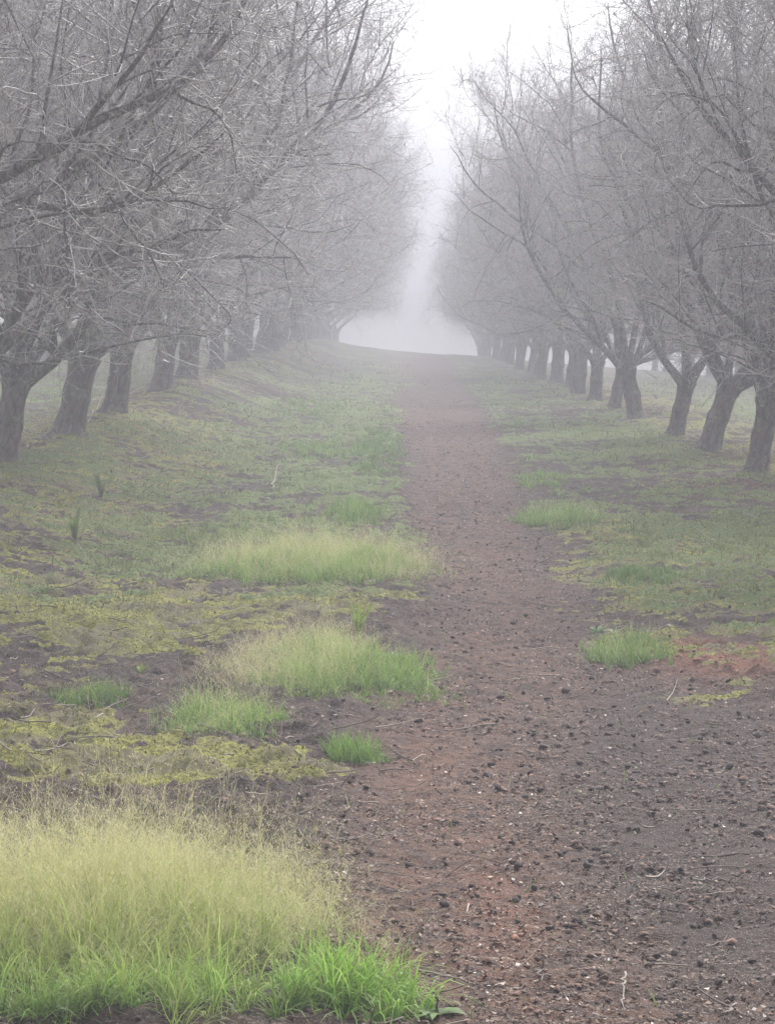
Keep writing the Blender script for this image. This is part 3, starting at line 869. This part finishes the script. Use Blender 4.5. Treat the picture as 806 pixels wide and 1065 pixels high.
# noticeable ones in the photo
for px, py in ((506, 745), (544, 788), (506, 800), (519, 816), (548, 824), (622, 884), (633, 890), (617, 897), (613, 901), (540, 904), (538, 931), (463, 939),
               (471, 658), (475, 662), (534, 643), (484, 676), (555, 659), (449, 671), (459, 714), (521, 721), (545, 718), (590, 716), (576, 694), (570, 722),
               (636, 752), (660, 760), (690, 748), (606, 747), (512, 788), (520, 778), (566, 776), (604, 788), (640, 730), (616, 702), (684, 987), (704, 983),
               (690, 1030), (762, 1032), (712, 1048), (600, 957), (457, 930), (664, 861), (792, 862), (703, 798), (602, 802), (632, 814), (560, 614), (547, 635),
               (742, 632), (752, 624), (760, 640), (730, 640), (716, 612), (727, 622), (774, 632), (790, 625), (704, 706), (720, 712), (760, 712), (735, 775),
               (762, 790), (690, 810), (654, 790), (790, 760), (596, 760), (436, 745), (405, 745), (560, 566), (530, 575), (505, 610), (515, 583)):
    spots.append(at(px, py))
while len(spots) < 290:
    yy = 7.6 * math.exp(hp.random() * math.log(27 / 7.6)); xx = hp.uniform(-.3, 1) * (.1 + .125 * yy)
    pth, g_, ym_, rd_m, dk_ = [float(v) for v in masks(np.array([xx]), np.array([yy]))[:5]] if False else [float(v[0]) for v in masks(np.array([xx]), np.array([yy]))]
    if hp.random() < .75 * pth + .5 * dk_ + .15: spots.append((xx, yy))
for i, (x, y) in enumerate(spots):
    o = bpy.data.objects.new('nut_hull', HM[i % 6]); COL.objects.link(o)
    o.location = (x, y, float(ground_z(x, y)) + .002)
    o.rotation_euler = (hp.uniform(-.5, .5), hp.uniform(-.5, .5), hp.uniform(0, 6.28))
    s = hp.uniform(.7, 1.15) * (.95 if i < 71 else .62); o.scale = (s, s, s)
    pe = path_edges(y)
    if x < pe[0]: lab = 'small dark shrivelled nut hull lying left of the track'
    elif x > pe[1]: lab = 'small dark shrivelled nut hull on mossy ground right of the track'
    elif y < 10: lab = 'small dark shrivelled nut hull on the nearest part of the track'
    elif y < 15: lab = 'small dark shrivelled nut hull on the track beside the middle grass patches'
    else: lab = 'small dark shrivelled nut hull far along the brown track'
    o['label'] = lab; o['category'] = 'nut hull'; o['group'] = 'fallen nut hulls on the ground'

# ------------------------------------------------------------------ fallen sticks and suckers
def stick(pix, r, label, seed, lift=.01, arch=0.0, name='fallen_stick', cat='stick', side=0):
    rg = np.random.default_rng(seed)
    pts = np.array([at(px, py, zz) + (zz,) for px, py, zz in pix], float)
    # back from photo reading to world: z is height above the datum used for the reading
    t = np.linspace(0, len(pts) - 1, 16)
    P = np.stack([np.interp(t, np.arange(len(pts)), pts[:, k]) for k in range(3)], -1)
    P[:, 0] += rg.normal(size=16) * .006; P[:, 2] += rg.normal(size=16) * .004
    g = ground_z(P[:, 0], P[:, 1]); P[:, 2] = np.maximum(P[:, 2], g + r * .6)
    c = P.mean(0).copy(); c[2] = g.mean()
    V, q = tubes((P - c)[None], (r * (1 - .6 * np.linspace(0, 1, 16)))[None], 6)
    parts = [(V, q)]
    if side:
        p, d, rr, tt_, _ = spawn(rg, (P - c)[None], np.full((1, 16), r), side, .3, .95, 25, 60, upbias=.5)
        Q = grow(rg, p, d, rg.uniform(.06, .22, side), 5, .03, .1)
        parts.append(tubes(Q, np.full((side, 5), r * .45), 4))
    V, q = merge(parts)
    o = add_obj(name, mesh_np(name, V, q), M_stick, None, label=label, category=cat)
    o.location = c
    return o
stick([(652, 1018, 0), (650, 1036, 0), (651, 1056, 0)], .0035, 'thin pale curved stick on the track near the bottom edge', 1)
stick([(760, 1062, 0), (768, 1052, 0)], .004, 'short pale stick in the bottom right corner', 2)
stick([(563, 1016, 0), (568, 1026, 0)], .003, 'tiny pale twig left of the curved stick near the bottom', 3)
stick([(8, 492, .17), (30, 468, .2), (60, 464, .2), (92, 445, .25), (100, 432, .3)], .014, 'pale crooked sucker branch lying between the two nearest left trunks', 4, side=5)
stick([(118, 430, .17), (150, 412, .28), (160, 405, .32), (164, 378, .5)], .015, 'pale sucker branch rising between the third and fourth left trunks', 5, side=3)
stick([(283, 508, .05), (286, 492, .12), (290, 482, .15)], .008, 'pale bent twig standing on dark soil left of the track', 6, side=2)
stick([(84, 452, .18), (100, 425, .35), (108, 405, .5)], .010, 'pale sucker shoot standing behind the leaning left trunk', 8, side=2)
stick([(700, 660, 0), (640, 652, 0)], .005, 'thin pale stalk lying in the grass beside the red soil', 9, side=3)
stick([(20, 790, 0), (70, 775, 0), (90, 792, 0)], .004, 'thin dry stem lying on dark soil above the big wispy patch', 10, side=4)
stick([(725, 920, 0), (783, 914, 0)], .003, 'short pale straw lying on the dark soil at the right', 11)
stick([(402, 932, 0), (432, 932, 0)], .003, 'short pale straw on the soil just above the bright green tuft', 12)
stick([(345, 880, 0), (420, 868, 0)], .0022, 'thin dry stalk sticking out right of the big wispy patch', 13, side=2)

# ------------------------------------------------------------------ upright and broad-leaved weeds
def weed(px, py, h, n, wid, label, seed, col=(.17, .25, .06), upright=.35):
    rg = np.random.default_rng(seed)
    cx, cy = at(px, py); z0 = float(ground_z(cx, cy))
    root = bpy.data.objects.new('weed', None); COL.objects.link(root); root.location = (cx, cy, z0)
    root['label'] = label; root['category'] = 'weed'; root.empty_display_size = .05
    a = np.linspace(0, 6.28, n, endpoint=False) + rg.random(n) * .8
    P0 = np.zeros((n, 3)); P0[:, 2] = rg.uniform(0, .35 * h, n) * (upright < .5)
    D = np.stack([np.cos(a) * upright, np.sin(a) * upright, np.ones(n)], -1)
    K = 8; L = h * rg.uniform(.55, .95, n)
    V, q, C, P = ribbons(rg, P0, D, L, np.full(n, wid), K, .25, np.array(col) * .7, col, .15, .05)
    # leaf outline: widest in the middle
    t = np.linspace(0, 1, K); prof = np.sin(np.pi * np.clip(t * .92 + .06, 0, 1)) ** .8
    ang = np.arctan2(D[:, 1], D[:, 0]) + 1.57
    sd = np.stack([np.cos(ang), np.sin(ang), 0 * ang], -1)
    W = (wid * .5 * prof)[None, :, None]
    V = np.stack([P - sd[:, None] * W, P + sd[:, None] * W], 2).reshape(-1, 3)
    add_obj('leaves', mesh_np('leaves', V, q, True, {'tint': C}), M_weed, root)
    s = np.zeros((1, 5, 3)); s[0, :, 2] = np.linspace(-.01, h * .5, 5); s[0, :, 0] = rg.normal(size=5) * .003
    v, qq = tubes(s, np.full((1, 5), .003), 5)
    add_obj('stem', mesh_np('stem', v, qq, True, {'tint': np.full((len(v), 3), .1)}), M_weed, root)
weed(77, 572, .23, 11, .030, 'upright yellow-green leafy weed alone on mossy ground at the left', 1, (.22, .30, .07), .25)
weed(104, 528, .22, 10, .030, 'upright leafy weed farther back near the left tree row', 2, (.19, .26, .07), .2)
weed(373, 672, .20, 10, .022, 'taller yellow-green weed rising from the right end of the middle grass patch', 3, (.24, .36, .05), .25)
weed(640, 656, .07, 14, .022, 'flat pale-leaved weed at the left end of the grass beside the red soil', 4, (.30, .34, .16), 1.6)
weed(622, 652, .09, 12, .020, 'dark green low weed at the track edge beside the pale-leaved weed', 5, (.12, .25, .06), 1.2)
weed(692, 655, .07, 12, .020, 'pale-leaved low weed behind the red soil', 6, (.28, .31, .14), 1.5)
weed(145, 700, .10, 10, .016, 'small weed at the right of the yellow moss', 7, (.2, .26, .06), .5)
weed(410, 690, .12, 16, .020, 'broad-leaved green weed at the right end of the middle grass patch', 8, (.15, .29, .05), 1.1)
weed(455, 1052, .10, 16, .022, 'flat rosette weed right of the bright green tuft at the bottom edge', 9, (.16, .26, .07), 2.2)
weed(345, 1050, .10, 14, .030, 'broad-leaved weed at the foot of the bright green tuft', 10, (.20, .33, .10), 1.4)
weed(565, 540, .20, 9, .016, 'upright seeding weed on the grass patch right of the track', 11, (.26, .30, .12), .3)

# ------------------------------------------------------------------ haze
def haze():
    x0, x1, y0, y1, z0, z1 = -300, 300, -45, 222, -7.5, 9.2
    V = np.array([(x, y, z) for z in (z0, z1) for y in (y0, y1) for x in (x0, x1)], float)
    f = np.array([[0, 2, 3, 1], [4, 5, 7, 6], [0, 1, 5, 4], [2, 6, 7, 3], [0, 4, 6, 2], [1, 3, 7, 5]])
    me = mesh_np('haze', V, f, False)
    m, nt, out = newmat('fog')
    pv = N(nt, 'ShaderNodeVolumePrincipled')
    pv.inputs['Color'].default_value = (.77, .775, .85, 1)
    pv.inputs['Density'].default_value = HAZE
    pv.inputs['Anisotropy'].default_value = 0.0
    nt.links.new(pv.outputs[0], out.inputs['Volume'])
    add_obj('haze', me, m, kind='stuff', label='even grey fog filling the orchard', category='fog')
HAZE = .0083
haze()

# ------------------------------------------------------------------ light
SUN_EL, SUN_AZ = R(48), R(20)     # azimuth measured from straight ahead, to the right
w = bpy.data.worlds.new('World'); S.world = w; w.use_nodes = True
nt = w.node_tree
for n_ in list(nt.nodes): nt.nodes.remove(n_)
sky = nt.nodes.new('ShaderNodeTexSky'); sky.sky_type = 'NISHITA'; sky.sun_disc = False
sky.sun_elevation = SUN_EL; sky.sun_rotation = SUN_AZ
sky.dust_density = 8; sky.air_density = 1.2; sky.ozone_density = 1.0
hs = nt.nodes.new('ShaderNodeHueSaturation'); hs.inputs['Saturation'].default_value = .16
tint = mixc(nt, 1.0, hs.outputs[0], (.985, .995, 1.03), 'MULTIPLY')
bg = nt.nodes.new('ShaderNodeBackground'); bg.inputs[1].default_value = .15
wo = nt.nodes.new('ShaderNodeOutputWorld')
# the sky goes on evenly past the horizon, where the land falls away into fog
tcw = nt.nodes.new('ShaderNodeTexCoord'); sx = nt.nodes.new('ShaderNodeSeparateXYZ'); cxz = nt.nodes.new('ShaderNodeCombineXYZ')
nt.links.new(tcw.outputs['Generated'], sx.inputs[0])
az_ = math_(nt, 'ADD', math_(nt, 'ABSOLUTE', sx.outputs[2]), .04)
nt.links.new(sx.outputs[0], cxz.inputs[0]); nt.links.new(sx.outputs[1], cxz.inputs[1]); nt.links.new(az_, cxz.inputs[2])
nt.links.new(cxz.outputs[0], sky.inputs[0])
nt.links.new(sky.outputs[0], hs.inputs['Color']); nt.links.new(tint, bg.inputs[0]); nt.links.new(bg.outputs[0], wo.inputs[0])
sl = bpy.data.lights.new('sun', 'SUN'); sl.energy = 1.2; sl.angle = R(25); sl.color = (1, .985, .96)
so = bpy.data.objects.new('sun', sl); COL.objects.link(so)
dirv = Vector((math.sin(SUN_AZ) * math.cos(SUN_EL), math.cos(SUN_AZ) * math.cos(SUN_EL), math.sin(SUN_EL)))
so.rotation_euler = dirv.to_track_quat('Z', 'Y').to_euler(); so.location = (0, 0, 30)

# ------------------------------------------------------------------ camera
cam = bpy.data.cameras.new('camera'); co_ = bpy.data.objects.new('camera', cam); COL.objects.link(co_)
cam.sensor_fit = 'HORIZONTAL'; cam.sensor_width = 36; cam.lens = F * 36 / 806
cam.clip_start = .1; cam.clip_end = 2000
pitch = math.atan((532.5 - VY) / F); yaw = math.atan((403 - VX) / F)
co_.location = (0, 0, CAM_H)
fwd = Vector((math.sin(yaw) * math.cos(pitch), math.cos(yaw) * math.cos(pitch), -math.sin(pitch)))
# target lies right of the view axis when VX > 403, so aim left of +Y
co_.rotation_euler = fwd.to_track_quat('-Z', 'Y').to_euler()
S.camera = co_

S.view_settings.view_transform = 'Standard'; S.view_settings.look = 'None'
S.view_settings.exposure = .86; S.view_settings.gamma = 1
S.cycles.volume_bounces = 1
S.cycles.max_bounces = 5; S.cycles.diffuse_bounces = 2; S.cycles.glossy_bounces = 1; S.cycles.transmission_bounces = 2
S.cycles.use_denoising = True
S.cycles.use_light_tree = False
